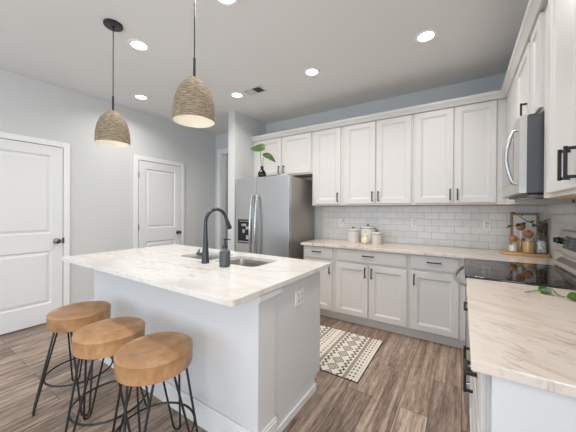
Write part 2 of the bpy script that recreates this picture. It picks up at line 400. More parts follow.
# baseboards
def baseboard(name, x0, x1, y0, y1): return struct(MB().box(x0, x1, y0, y1, 0, .135).build(name, MAT['trim'], bevel=.004))
DO = .035
def panel_door(name, n, y0, y1, hinge_lo, knob_y):
    """two-panel interior door in the left wall; local x runs along world y, front faces +x"""
    wd = y1 - y0; hgt = 2.035
    frame = struct(bpy.data.objects.new('door_%d' % n, None)); COL.objects.link(frame)
    frame.location = (XL + .001, y0, 0); frame.rotation_euler = (0, 0, radians(90)); frame.empty_display_size = .05
    zs = .932
    m = MB()
    st = .105
    def rect(x0, x1, z0, z1):
        L = [(0, 0.0), (0, -.014), (0.0, -.014)]
        return None
    # slab face split at the lock rail
    def zone(z0, z1, px0, px1, pz0, pz1):
        R = lambda i, y: [(px0 + i, y, pz0 + i), (px1 - i, y, pz0 + i), (px1 - i, y, pz1 - i), (px0 + i, y, pz1 - i)]
        O = lambda y: [(.003, y, z0), (wd - .003, y, z0), (wd - .003, y, z1), (.003, y, z1)]
        m.loops([O(-.002), O(-.021), R(0, -.021), R(.010, -.007), R(.020, -.006), R(.044, -.017), R(.048, -.0175)])
    zone(.012, zs, st, wd - st, .226, .830)
    zone(zs, hgt - .003, st, wd - st, 1.030, 1.925)
    m.build('door_panel', MAT['door'], frame, smooth=0)
    c = MB(); k = .066
    c.loops([[(-k, 0.0, 0), (-.004, 0.0, 0), (-.004, 0.0, hgt + .004), (wd + .004, 0.0, hgt + .004), (wd + .004, 0.0, 0), (wd + k, 0.0, 0), (wd + k, 0.0, hgt + k), (-k, 0.0, hgt + k)],
             [(-k, -.030, 0), (-.004, -.025, 0), (-.004, -.025, hgt + .004), (wd + .004, -.025, hgt + .004), (wd + .004, -.025, 0), (wd + k, -.030, 0), (wd + k, -.030, hgt + k), (-k, -.030, hgt + k)]])
    c.build('door_casing', MAT['trim'], frame, bevel=.004)
    # dark strips painted for the shadow in the reveal round the slab
    j = MB().box(-.004, .003, -.002, 0, 0, hgt + .004).box(wd - .003, wd + .004, -.002, 0, 0, hgt + .004).box(0, wd, -.002, 0, hgt - .003, hgt + .004).box(0, wd, -.002, 0, 0, .012)
    j.build('door_gap', MAT['gap_shade'], frame, smooth=0)
    kx = knob_y - y0
    kb = MB().lathe([(.032, -.012), (.032, -.018), (.026, -.022), (.011, -.024), (.011, -.045), (.022, -.052), (.029, -.062), (.027, -.074), (.015, -.080), (.0, -.081)], (kx, 0, .938), 24, 'y')
    kb.build('door_knob', MAT['nickel'], frame).location = (0, -.009, 0)
    if hinge_lo is not None:
        hx = -.001 if hinge_lo else wd + .001
        for hz in (.25, 1.05, 1.82):
            MB().tube([(hx, -.026, hz - .045), (hx, -.026, hz + .045)], .006, 8).build('hinge', MAT['nickel'], frame)
    return frame
D1a, D1b, D2a, D2b = -3.13, -2.362, -1.474, -.773
panel_door('door_1', 1, D1a, D1b, None, D1b - .062)
panel_door('door_2', 2, D2a, D2b, True, D2b - .055)
MB().box(-.01, .012, -.014, -.006, .905, .97).build('strike_plate', MAT['nickel'], bpy.data.objects['door_1']).location = (D1b - D1a, -.013, 0)
baseboard('baseboard_left', XL, XL + .014, D1b + .07, D2a - .07)
baseboard('baseboard_left_far', XL, XL + .014, D2b + .07, -.002)
baseboard('baseboard_left_near', XL, XL + .014, RY, D1a - .07)
# white door standing at the end of the hall
hd = struct(bpy.data.objects.new('door_3', None)); COL.objects.link(hd); hd.location = (-3.86, 1.878, 0)
MB().loops([[(i, y, i), (.80 - i, y, i), (.80 - i, y, 2.03 - i), (i, y, 2.03 - i)] for i, y in ((0, 0), (0, -.03), (.1, -.03), (.11, -.022), (.13, -.022), (.15, -.028))]).build('door_panel', MAT['door'], hd, smooth=0)
MB().box(-.07, -.004, -.02, 0, 0, 2.1).box(.804, .87, -.02, 0, 0, 2.1).box(-.004, .804, -.02, 0, 2.034, 2.1).build('door_casing', MAT['trim'], hd, bevel=.003)
area_light('hall_fill_light', (-3.3, 1.0, H - .02), (0, 0, 0), .5, .5, 9, (1, .95, .88))  # added lamp that brightens the hall; no fitting is modelled

# ------------------------------------------------------------------ cabinets
def pull(mb_parent, name, x, z, vertical, ln=.125, yf=0.0):
    m = MB(); s = .0055; off = -.029
    if vertical:
        m.box(x - s, x + s, yf + off - s, yf + off + s, z - ln / 2, z + ln / 2)
        for zz in (z - ln / 2 + .008, z + ln / 2 - .008): m.box(x - s, x + s, yf + off, yf + .0005, zz - s, zz + s)
    else:
        m.box(x - ln / 2, x + ln / 2, yf + off - s, yf + off + s, z - s, z + s)
        for xx in (x - ln / 2 + .008, x + ln / 2 - .008): m.box(xx - s, xx + s, yf + off, yf + .0005, z - s, z + s)
    return m.build(name, MAT['black'], mb_parent, bevel=.0012)
def front(parent, name, x0, x1, z0, z1, y, fw=.058, mat='cab', t=.019):
    """shaker front with a stepped, bevelled inner edge; its face stands at local y - t"""
    f = y - t
    L = [(0, y), (0, f + .003), (.003, f), (fw, f), (fw + .003, f + .006), (fw + .008, f + .0065), (fw + .018, f + .0125), (fw + .019, f + .0125)]
    return MB().nested(x0, x1, z0, z1, L).build(name, MAT[mat], parent, smooth=0)
def slab_front(parent, name, x0, x1, z0, z1, y, t=.019, mat='cab'):
    f = y - t
    return MB().nested(x0, x1, z0, z1, [(0, y), (0, f + .006), (.012, f + .001), (.016, f)]).build(name, MAT[mat], parent, smooth=0)
def wall_cabinet(label, loc, rz, w, z0, z1, d, doors, pulls, group=None, side_l=True):
    """local: x along the run, front at y = -d; doors = [(x0, x1)], pulls = [(door index, x, z, len)]"""
    t = thing('wall_cabinet', label, 'cabinet', (loc[0], loc[1], z0), rz, group)
    hh = z1 - z0
    MB().box(0.0005, w - .0005, -d, -.002, .006, hh).build('cabinet_body', MAT['cab'], t, smooth=0)
    MB().box(.012, w - .012, -d + .012, -.012, 0, .006).build('bottom_panel', MAT['ply'], t, smooth=0)
    for i, (a, bb) in enumerate(doors):
        dr = front(t, 'door', a, bb, .024, hh - .012, -d)
        for k, x, z, ln in pulls:
            if k == i: pull(dr, 'pull', x, z - z0, True, ln, -d - .019)
    return t
UZ0, UZ1, UD = 1.372, 2.392, .311
GU = None
def back_upper(label, x0, x1, doors, pulls, z0=UZ0):
    return wall_cabinet(label, (x0, 0), 0, x1 - x0, z0, UZ1, UD, [(a - x0, b_ - x0) for a, b_ in doors], [(k, x - x0, z, ln) for k, x, z, ln in pulls])
back_upper('short white two-door wall cabinet above the stainless refrigerator', -2.778, -1.732, [(-2.715, -2.246), (-2.218, -1.750)], [(0, -2.275, 1.905, .11), (1, -2.19, 1.905, .11)], 1.812)
back_upper('narrow single-door white wall cabinet just right of the refrigerator', -1.731, -1.297, [(-1.683, -1.320)], [(0, -1.352, 1.482, .118)])
back_upper('white two-door wall cabinet above the canisters, middle of the back wall', -1.296, -.468, [(-1.262, -.882), (-.866, -.487)], [(0, -.909, 1.482, .118), (1, -.839, 1.482, .118)])
back_upper('white two-door wall cabinet in the corner left of the microwave', -.467, XR - .003, [(-.446, -.086), (-.074, .268)], [(0, -.112, 1.482, .118), (1, -.048, 1.482, .118)])
# right-hand run: rotate so that the front faces -x and local x runs towards the camera
RZ = radians(-90)
def right_upper(label, y0, y1, doors, pulls, z0=UZ0):
    return wall_cabinet(label, (XR, y0), RZ, y0 - y1, z0, UZ1, UD, [(y0 - a, y0 - b_) for a, b_ in doors], [(k, y0 - y, z, ln) for k, y, z, ln in pulls])
# blind corner filler + cabinet over microwave + tall pair beside it
f_ = MB().box(XR - .330, XR - .0125, -.861, -.3335, UZ0, UZ1).build('filler_cabinet', MAT['cab'], smooth=0)
tag(f_, 'plain white filler panel between corner wall cabinet and microwave', 'cabinet')
right_upper('short white two-door wall cabinet directly above the microwave', -.8625, -1.650, [(-.885, -1.337), (-1.385, -1.632)], [(0, -1.305, 1.950, .115)], 1.846)
right_upper('tall white two-door wall cabinet nearest the camera, right of the microwave', -1.652, -2.58, [(-1.800, -2.176), (-2.184, -2.565)], [(0, -2.145, 1.487, .120), (1, -2.215, 1.487, .120)])
# crown moulding along both runs
prof = [(0.0, 2.386), (-.012, 2.388), (-.016, 2.398), (-.030, 2.418), (-.042, 2.430), (-.045, 2.440), (-.0465, 2.454), (0.0, 2.454)]
m = MB(); yc = -UD - .019; xc = XR + yc
L = [[(-2.779, yc + o, z) for o, z in prof], [(xc + 0.0, 0, 0)] * len(prof), []]
L[1] = [(xc + o, yc + o, z) for o, z in prof]
L[2] = [(xc + o, -2.58, z) for o, z in prof]
m.loops(L); c_ = struct(m.build('trim_2', MAT['cab'], smooth=0))
# top boards closing the crown behind
m = MB().box(-2.778, XR - .005, yc, -.003, 2.393, 2.40).box(xc, XR - .005, -2.58, yc, 2.393, 2.40); struct(m.build('trim_3', MAT['cab'], smooth=0))

BD = .590
def base_cabinet(label, loc, rz, w, drawers, doors, group=None, top=ZC - CT - .001, depth=BD):
    t = thing('base_cabinet', label, 'cabinet', (loc[0], loc[1], 0), rz, group)
    MB().box(.0005, w - .0005, -depth, -.012, .1, top).build('cabinet_body', MAT['cab'], t, smooth=0)
    MB().box(.0005, w - .0005, -depth + .055, -.05, 0, .0995).build('toe_kick', MAT['cab'], t, smooth=0)
    for a, bb, z0, z1, px, ln in drawers:
        d = slab_front(t, 'drawer', a, bb, z0, z1, -depth); pull(d, 'pull', px, (z0 + z1) / 2 + .012, False, ln, -depth - .019)
    for a, bb, z0, z1, px, pz in doors:
        d = front(t, 'door', a, bb, z0, z1, -depth); pull(d, 'pull', px, pz, True, .112, -depth - .019)
    return t
def back_base(label, x0, x1, drawers, doors):
    return base_cabinet(label, (x0, 0), 0, x1 - x0, [(a - x0, b_ - x0, z0, z1, p - x0, l) for a, b_, z0, z1, p, l in drawers], [(a - x0, b_ - x0, z0, z1, p - x0, z) for a, b_, z0, z1, p, z in doors])
DZ0, DZ1, RZ0, RZ1 = .722, .866, .112, .700
back_base('narrow white base cabinet beside the refrigerator, one drawer over one door', -1.705, -1.283, [(-1.672, -1.305, DZ0, DZ1, -1.508, .118)], [(-1.672, -1.305, RZ0, RZ1, -1.333, .612)])
back_base('wide white base cabinet below the canisters, one long drawer over two doors', -1.282, -.458, [(-1.256, -.476, DZ0, DZ1, -.874, .128)], [(-1.256, -.878, RZ0, RZ1, -.905, .620), (-.862, -.476, RZ0, RZ1, -.834, .620)])
cornerbase = back_base('white base cabinet in the corner left of the stove, drawer over single door', -.457, .058, [(-.438, -.026, DZ0, DZ1, -.232, .125)], [(-.438, -.026, RZ0, RZ1, -.408, .620)])
MB().box(.5165, XR - .01 + .457, -.856, -.012, .1, ZC - CT - .001).build('corner_body', MAT['cab'], cornerbase, smooth=0)
# peninsula run between stove and end panel
def right_base(label, y0, y1, drawers, doors):
    return base_cabinet(label, (XR, y0), RZ, y0 - y1, drawers, doors, depth=.610)
right_base('white base cabinet next to the stove on the near right run', -1.629, -2.135, [(.02, .486, DZ0, DZ1, .25, .128)], [(.02, .486, RZ0, RZ1, .45, .62)])
right_base('white base cabinet at the near end of the right run, drawer over door', -2.136, -2.650, [(.02, .494, DZ0 - .05, DZ1, .360, .090)], [(.02, .494, RZ0, RZ1 - .04, .06, .585)])
ep = MB().box(.066, XR - .002, -2.688, -2.652, 0, ZC - CT - .001).build('end_panel', MAT['island'], bevel=.002)
tag(ep, 'large plain white end panel below the near right countertop', 'panel')

# ------------------------------------------------------------------ worktops and backsplash
def bool_cut(o, cutters):
    for c in cutters:
        md = o.modifiers.new('cut', 'BOOLEAN'); md.operation = 'DIFFERENCE'; md.object = c; md.solver = 'EXACT'
    dg = bpy.context.evaluated_depsgraph_get(); me = bpy.data.meshes.new_from_object(o.evaluated_get(dg))
    o.modifiers.clear(); o.data = me
    for c in cutters: bpy.data.objects.remove(c, do_unlink=True)
p = [(-1.718, -.002), (XR - .002, -.002), (XR - .002, -.858), (.019, -.858), (.019, -.650), (-1.718, -.650)]
o = MB().prism(p, 'z', ZC - CT, ZC).build('countertop', MAT['quartz'], bevel=.003, smooth=0)
tag(o, 'pale veined L-shaped countertop along the back wall under the canisters', 'countertop')
o = MB().box(.019, XR - .002, YN, -1.627, ZC - CT, ZC).build('countertop', MAT['quartz'], bevel=.004, smooth=0)
tag(o, 'pale veined countertop in the right foreground with a leafy sprig on it', 'countertop')
o = MB().box(-1.718, XR - .001, -.0105, -.0005, ZC + .0005, UZ0 - .0005).build('backsplash', MAT['tile_x'], smooth=0)
tag(o, 'white subway tile backsplash on the back wall behind the canisters', 'backsplash')
o = MB().box(XR - .0105, XR - .0005, -2.60, -.011, ZC + .0005, UZ0 - .0005).build('backsplash', MAT['tile_y'], smooth=0)
tag(o, 'white subway tile backsplash on the right wall behind the stove', 'backsplash')

# ------------------------------------------------------------------ island
IX0, IX1, IY0, IY1 = -2.8397, -.8536, -2.7253, -1.6612
isl = thing('kitchen_island', 'pale blue-grey kitchen island base with panelled end and white baseboard', 'island', (-1.85, -2.1, 0))
def ib(name, mat, boxes, bevel=.002, sm=0):
    m = MB()
    for x0, x1, y0, y1, z0, z1 in boxes: m.box(x0 + 1.85, x1 + 1.85, y0 + 2.1, y1 + 2.1, z0, z1)
    return m.build(name, MAT[mat], isl, bevel=bevel, smooth=sm)
IT = ZC - CT - .001
ib('front_panel', 'island', [(-2.80, -1.0, -2.500, -2.40, 0, IT)])
ib('corner_post', 'island', [(-.999, -.886, -2.503, -2.345, 0, IT)])
ib('end_panel', 'island', [(-.93, -.900, -2.344, -1.752, .0995, IT), (-.93, -.900, -2.344, -1.83, 0, .0985)])
ib('cabinet_body', 'island', [(-2.80, -.931, -2.399, -2.160, .1, IT), (-2.80, -.931, -2.159, -1.772, .1, .64), (-2.80, -2.13, -2.159, -1.772, .641, IT), (-1.20, -.931, -2.159, -1.772, .641, IT), (-2.129, -1.201, -1.782, -1.772, .641, IT)])
ib('toe_kick', 'island', [(-2.80, -.935, -2.399, -1.835, 0, .0985)])
ib('baseboard', 'trim', [(-2.80, -.872, -2.517, -2.5035, 0, .125), (-.8855, -.872, -2.503, -2.345, 0, .125), (-2.80, -.877, -2.512, -2.5035, .125, .14), (-.8855, -.877, -2.503, -2.345, .125, .14)], .003)
ib('shoe_moulding', 'trim', [(-.8995, -.885, -2.343, -1.832, 0, .05)], .004)
ib('cap_moulding', 'island', [(-1.015, -.858, -2.530, -2.322, .838, .872)], .003)
for k in range(4):                                                     # door fronts on the aisle side
    x0 = -2.78 + k * .462
    d = MB().loops([[(x0 + i + 1.85, y + 2.1, .115 + i), (x0 + .45 - i + 1.85, y + 2.1, .115 + i), (x0 + .45 - i + 1.85, y + 2.1, .86 - i), (x0 + i + 1.85, y + 2.1, .86 - i)] for i, y in ((0, -1.7715), (0, -1.754), (.058, -1.754), (.07, -1.762))]).build('door', MAT['island'], isl, smooth=0)
BX = [(-2.095, -1.700), (-1.665, -1.235)]; BY = (-2.135, -1.800)
o = MB().prism(rrect(IX0, IX1, IY0, IY1, .022), 'z', ZC - CT, ZC).build('countertop', MAT['quartz_island'], smooth=0)
cut = [MB().prism(rrect(a, bb, BY[0], BY[1], .06), 'z', ZC - .1, ZC + .1).build('cutter', MAT['gap_shade'], smooth=0) for a, bb in BX]
bool_cut(o, cut)
md = o.modifiers.new('bevel', 'BEVEL'); md.width = .003; md.segments = 2; md.limit_method = 'ANGLE'; md.angle_limit = radians(50)
tag(o, 'pale veined island countertop with the undermount sink and faucet', 'countertop')
sk = thing('sink', 'stainless double-bowl undermount sink set in island countertop', 'sink', (-1.66, -1.9675, ZC - CT))
for a, bb in BX:
    m = MB(); zt = -.0008
    def ring(i, z, r): return [(x + 1.66, y + 1.9675, z) for x, y in rrect(a + i, bb - i, BY[0] + i, BY[1] - i, r)]
    m.loops([ring(-.012, zt, .07), ring(.002, zt, .06), ring(.004, -.02, .06), ring(.012, -.165, .055), ring(.045, -.192, .04), ring(.15, -.196, .02)], cap0=False, cap1=True)
    bo = m.build('bowl', MAT['steel_h'], sk)
    MB().lathe([(.042, -.1955), (.040, -.192), (.030, -.193), (.0, -.1945)], ((a + bb) / 2 + 1.66, 0, 0), 24).build('drain', MAT['zinc'], bo)

# ------------------------------------------------------------------ faucet, soap dispenser
fx, fy = -1.636, -2.217
t = thing('faucet', 'dark gunmetal gooseneck faucet beside the island sink', 'faucet', (fx, fy, ZC + .0005))
MB().lathe([(.030, 0), (.030, .008), (.028, .02), (.022, .10), (.0165, .20), (.0135, .28), (.0130, .30)], seg=28).build('faucet_body', MAT['gun'], t)
R_ = .108; P_ = [(0, 0, .30)]
for k in range(1, 25):
    a = radians(180 - 6.6 * k); P_.append((0, R_ + R_ * cos(a), .300 + R_ * sin(a)))
e = Vector(P_[-1]); dirv = (Vector(P_[-1]) - Vector(P_[-2])).normalized()
P_.append(tuple(e + dirv * .015))
MB().tube(P_, .0130, 16).build('gooseneck', MAT['gun'], t)
e = Vector(P_[-1]); h0 = e; h1 = e + dirv * .085
MB().tube([h0, h0 + dirv * .006, h0 + dirv * .05, h1 - dirv * .004, h1], [.0135, .0155, .0185, .0215, .020], 20).build('spray_head', MAT['gun'], t)
m = MB().tube([(-.015, 0, .058), (-.085, 0, .062), (-.090, 0, .062)], [.016, .0165, .014], 18)
hb = m.build('handle_hub', MAT['gun'], t)
MB().tube([(-.082, 0, .066), (-.092, .012, .078), (-.104, .030, .088)], [.007, .0065, .006], 10).build('handle_lever', MAT['gun'], hb)

t = thing('soap_dispenser', 'ribbed grey soap bottle with black pump right of faucet', 'soap dispenser', (-1.424, -2.222, ZC + .0005))
pr = [(.034, 0), (.038, .004)]
for k in range(1, 22): pr.append((.038 + (.0012 if k % 2 else 0), .004 + k * .0046))
pr += [(.037, .106), (.028, .116), (.018, .121), (.016, .132), (.0155, .134)]
g = G('ribbed_grey_glass'); g.set(Base_Color=lin((74, 77, 82)), Roughness=.3); MAT['ribbed'] = g.m
MB().lathe(pr, seg=36).build('bottle', MAT['ribbed'], t)
m = MB().lathe([(.018, .1345), (.018, .150), (.012, .156), (.005, .158), (.005, .186), (.010, .188), (.010, .198), (.006, .201), (0, .2015)], seg=20)
m.tube([(0, 0, .193), (.012, .025, .193), (.017, .040, .187)], [.005, .0045, .004], 10)
m.build('pump', MAT['black'], t)

# ------------------------------------------------------------------ refrigerator
t = thing('refrigerator', 'stainless side-by-side refrigerator with dispenser in the left door', 'refrigerator', (-2.285, -.05, 0))
ox, oy = 2.285, .05
MB().box(-2.732 + ox, -1.838 + ox, -.684 + oy, -.06 + oy, .02, 1.745).build('fridge_body', MAT['steel_dark'], t, bevel=.006)
def fdoor(x0, x1):
    m = MB(); n = 12; L = []
    for z in (.07, 1.758):
        l = [(x0 + ox, -.688 + oy, z)]
        for k in range(n + 1):
            s_ = k / n; l.append((x0 + ox + (x1 - x0) * s_, -.748 + oy - .006 * (1 - (2 * s_ - 1) ** 2) + (.012 if k in (0, n) else 0) if False else -.748 + oy - .004 * (1 - (2 * s_ - 1) ** 2), z))
        l.append((x1 + ox, -.688 + oy, z)); L.append(l)
    return m.loops(L).build('door', MAT['steel'], t, bevel=.004, smooth=30)
dl = fdoor(-2.738, -2.372); dr = fdoor(-2.366, -1.832)
# dispenser
dx0, dx1, dz0, dz1 = -2.690 + ox, -2.440 + ox, .845, 1.180; yf = -.755 + oy
R = lambda i, y: [(dx0 + i, y, dz0 + i), (dx1 - i, y, dz0 + i), (dx1 - i, y, dz1 - i), (dx0 + i, y, dz1 - i)]
dd = MB().loops([R(0, yf + .012), R(0, yf - .004), R(.010, yf - .006), R(.014, yf - .002)]).build('dispenser', MAT['black_plastic'], dl, smooth=0)
m = MB()
for x, z, w2, h2 in ((.06, 1.155, .05, .010), (.125, 1.155, .04, .010), (.185, 1.155, .05, .010)): m.box(dx0 + x - w2 / 2, dx0 + x + w2 / 2, yf - .0055, yf - .002, z - h2 / 2, z + h2 / 2)
m.build('control_panel', MAT['steel_h'], dl)
m = MB().box(dx0 + .075, dx0 + .165, yf - .012, yf - .003, 1.085, 1.120).box(dx0 + .150, dx0 + .205, yf - .010, yf - .003, 1.04, 1.085).box(dx0 + .10, dx0 + .14, yf - .018, yf - .003, .99, 1.04)
m.build('nozzle', MAT['chrome'], dl, bevel=.003)
m = MB().box(dx0 + .03, dx1 - .03, yf - .022, yf - .003, .862, .876).box(dx0 + .16, dx0 + .215, yf - .010, yf - .003, .905, .96)
m.build('drip_tray', MAT['steel_h'], dl, bevel=.002)
for hx, par in ((-2.412, dl), (-2.322, dr)):
    P_ = [(hx + ox, yf + .002, 1.50), (hx + ox, yf - .028, 1.50)]
    for k in range(1, 16):
        s_ = k / 16; P_.append((hx + ox, yf - .030 - .036 * sin(pi * s_), 1.50 - .92 * s_))
    P_ += [(hx + ox, yf - .028, .58), (hx + ox, yf + .002, .58)]
    MB().tube(P_, .0185, 14).build('handle', MAT['chrome'], par)
for hx in (-2.70, -1.90): MB().box(hx + ox - .025, hx + ox + .045, -.70 + oy, -.60 + oy, 1.7455, 1.766).build('hinge_cover', MAT['steel_dark'], t, bevel=.006)
m = MB().box(-2.72 + ox, -1.85 + ox, -.70 + oy, -.684 + oy, .015, .066); m.build('kick_grille', MAT['black_plastic'], t)
for hx in (-2.66, -1.92):
    for hy in (-.62, -.12): MB().lathe([(.02, 0), (.02, .0195)], (hx + ox, hy + oy, 0), 12).build('foot', MAT['black_plastic'], t)

# vase with two large leaves on the refrigerator
t = thing('vase', 'smoked glass bud vase with green leaves on top of refrigerator', 'vase', (-2.338, -.655, 1.7585))
m = MB().lathe([(.030, 0), (.044, .006), (.056, .035), (.058, .055), (.048, .085), (.026, .108), (.020, .125), (.022, .150), (.026, .158), (.023, .158), (.019, .148), (.017, .125), (.023, .108), (.045, .082), (.054, .055), (.052, .035), (.038, .010), (0, .008)], seg=28)
m.build('vase_body', MAT['glass_dark'], t)
MB().tube([(0, 0, .012), (-.004, 0, .14), (-.018, -.005, .25), (-.03, -.012, .39)], .0035, 8).build('stem', MAT['stem'], t)
MB().tube([(.006, 0, .012), (.008, 0, .14), (.022, -.004, .25), (.05, -.008, .315)], .003, 8).build('stem', MAT['stem'], t)
hs = lambda t_: (sin(pi * min(1, t_ * 1.02) ** .6) ** .8)
MB().leaf((.075, -.03, .378), (-1, -.12, .28), (.25, -.9, .75), .27, .17, .18, .12, hs).build('leaf', MAT['leaf'], t)
MB().leaf((.030, -.01, .330), (1, -.1, -.55), (.5, -.6, .8), .26, .115, .10, .12, hs).build('leaf', MAT['leaf'], t)

# ------------------------------------------------------------------ microwave
t = thing('microwave', 'stainless over-the-range microwave between white wall cabinets above stove', 'microwave', (XR, -1.2425, 1.412))
mx = lambda X: X - XR
MB().box(mx(.294), mx(XR - .012), -.379, .379, .0, .430).build('microwave_body', MAT['steel_black'], t, bevel=.003)
R = lambda i, x: [(x, -.379 + i, .0 + i), (x, .379 - i, .0 + i), (x, .379 - i, .430 - i), (x, -.379 + i, .430 - i)]
dr = MB().loops([R(0, mx(.2935)), R(0, mx(.262)), R(.004, mx(.258))]).build('door', MAT['steel_h'], t, smooth=0)
MB().box(mx(.2555), mx(.2585), -.20, .34, .075, .365).build('door_window', MAT['mw_window'], dr, bevel=.001)
P_ = [(mx(.259), -.318, .368)]
for k in range(0, 15):
    s_ = k / 14; P_.append((mx(.240 - .030 * sin(pi * s_)), -.318, .362 - .300 * s_))
P_.append((mx(.259), -.318, .056))
MB().tube(P_, .011, 12).build('handle', MAT['chrome'], dr)
m = MB().box(mx(.30), mx(.62), -.36, .36, -.010, -.0005); ub = m.build('bottom_grille', MAT['black_plastic'], t)
for yy in (-.26, .14): MB().box(mx(.33), mx(.42), yy, yy + .12, -.014, -.0102).build('grease_filter', MAT['steel_h'], ub)
MB().box(mx(.300), mx(.335), -.378, .378, .4305, .4325).build('vent_louver', MAT['black_plastic'], t)

# ------------------------------------------------------------------ stove
t = thing('stove', 'stainless slide-in stove with black glass cooktop and oven handle', 'stove', (XR, -1.2425, 0))
hw = .378
MB().box(mx(.066), mx(.645), -hw, hw, .06, .895).build('stove_body', MAT['steel_dark'], t, smooth=0)
MB().box(mx(.10), mx(.62), -hw + .02, hw - .02, 0, .0595).build('plinth', MAT['black_plastic'], t)
m = MB().box(mx(.013), mx(.575), -hw, hw, .8955, .916); m.build('cooktop', MAT['cooktop'], t, bevel=.003)
m = MB().box(mx(.008), mx(.0125), -hw, hw, .880, .917); m.build('cooktop_trim', MAT['steel_h'], t, bevel=.001)
for cx, cy, r in ((.16, -.19, .09), (.16, .19, .105), (.42, -.19, .075), (.42, .19, .08)):
    MB().lathe([(r, .9163), (r + .003, .9166), (r + .006, .9163)], (mx(cx), cy, 0), 40, cap0=False, cap1=False).build('burner_ring', MAT['steel_black'], t)
od = MB().box(mx(.022), mx(.0655), -hw, hw, .27, .872).build('oven_door', MAT['steel_h'], t, bevel=.004)
MB().box(mx(.019), mx(.0225), -.29, .29, .37, .72).build('oven_window', MAT['cooktop'], od)
P_ = []
for k in range(0, 33):
    s_ = k / 32; v_ = sin(pi * s_) ** .55 if 0 < k < 32 else 0
    P_.append((mx(.024 - .070 * v_), .318 - .636 * s_, .852 - .022 * v_))
MB().tube(P_, .0125, 14).build('oven_handle', MAT['chrome'], od)
dw = MB().box(mx(.022), mx(.0655), -hw, hw, .065, .262).build('storage_drawer', MAT['steel_h'], t, bevel=.004)
# backguard: low curved rail and the leaning control panel
pr = [(mx(.576), .900), (mx(.560), .928), (mx(.568), .960), (mx(.600), .985), (mx(.610), 1.02), (mx(.655), 1.02), (mx(.655), .900)]
MB().prism([(a, z) for a, z in pr], 'y', -hw, hw).build('backguard_rail', MAT['steel_h'], t, bevel=.008, seg=3)
pr = [(mx(.562), 1.030), (mx(.572), 1.020), (mx(.655), 1.020), (mx(.655), 1.182), (mx(.606), 1.184), (mx(.596), 1.176)]
cp = MB().prism([(a, z) for a, z in pr], 'y', -hw, hw).build('control_panel', MAT['steel_h'], t, bevel=.010, seg=3)
def on_face(z): return mx(.562 + (.596 - .562) * (z - 1.03) / .146)
for yy in (.342, .265, -.20, -.275):
    zk = 1.105; x0 = on_face(zk)
    MB().lathe([(.024, x0 + .003), (.024, x0 - .004), (.020, x0 - .008), (.018, x0 - .026), (.016, x0 - .028), (0, x0 - .028)], (0, yy, zk), 24, 'x').build('knob', MAT['black_plastic'], cp)
zk = 1.105
MB().prism([(on_face(1.065) - .003, 1.065), (on_face(1.145) - .003, 1.145), (on_face(1.145) + .004, 1.145), (on_face(1.065) + .004, 1.065)], 'y', -.14, .205).build('display', MAT['black_plastic'], cp)
for yy in (.185, .165, .06, .04, -.075, -.10):
    for zz in (1.085, 1.105, 1.125): MB().box(on_face(zz) - .0045, on_face(zz) - .002, yy - .005, yy + .005, zz - .005, zz + .005).build('button', MAT['steel_dark'], cp, smooth=0)

# ------------------------------------------------------------------ bar stools
def stool(label, loc, rz):
    t = thing('bar_stool', label, 'stool', loc, rz, 'leather bar stools at the island')
    R0 = .176; zt = .619
    MB().lathe([(.10, zt - .092), (R0 - .006, zt - .092), (R0 - .001, zt - .089), (R0, zt - .083), (R0 + .001, zt - .014), (R0 + .0018, zt - .010), (R0 - .0005, zt - .008), (R0 - .003, zt - .004), (R0 - .010, zt - .001), (R0 - .02, zt), (.08, zt + .002), (0, zt + .002)], seg=64).build('seat', MAT['leather'], t)
    MB().lathe([(.0, zt - .098), (.15, zt - .098), (.15, zt - .0925), (0, zt - .0925)], seg=40).build('seat_plate', MAT['black'], t)
    for k in range(4):
        a = radians(45 + 90 * k); er = Vector((cos(a), sin(a), 0)); et = Vector((-sin(a), cos(a), 0))
        top = zt - .098; A = er * .125 + et * .062 + Vector((0, 0, top)); B = er * .125 - et * .062 + Vector((0, 0, top))
        foot = er * .238; u_ = [A]
        lo = .032
        for k2 in range(0, 9):
            th = pi * k2 / 8; u_.append(foot + et * (.021 * cos(th)) + Vector((0, 0, lo - (lo - .0062) * sin(th))) - er * (.004 * (1 - sin(th))))
        u_.append(B)
        MB().tube(u_, .0058, 10).build('leg', MAT['black'], t)
    zr = .200; rr = .188
    MB().tube([(rr * cos(2 * pi * k / 48), rr * sin(2 * pi * k / 48), zr) for k in range(48)], .0058, 8, closed=True).build('footrest_ring', MAT['black'], t)
    return t
s0 = stool('round tan leather bar stool nearest the camera, right end of the row', (-1.296, -2.814, 0), radians(-15))
for lab, loc, rz in (('middle tan leather bar stool, between two others at the island', (-1.716, -2.836, 0), radians(-38)), ('tan leather bar stool farthest left, nearest the white door', (-2.222, -2.806, 0), radians(32))):
    c = copy_tree(s0); c.location = loc; c.rotation_euler = (0, 0, rz); c['label'] = lab

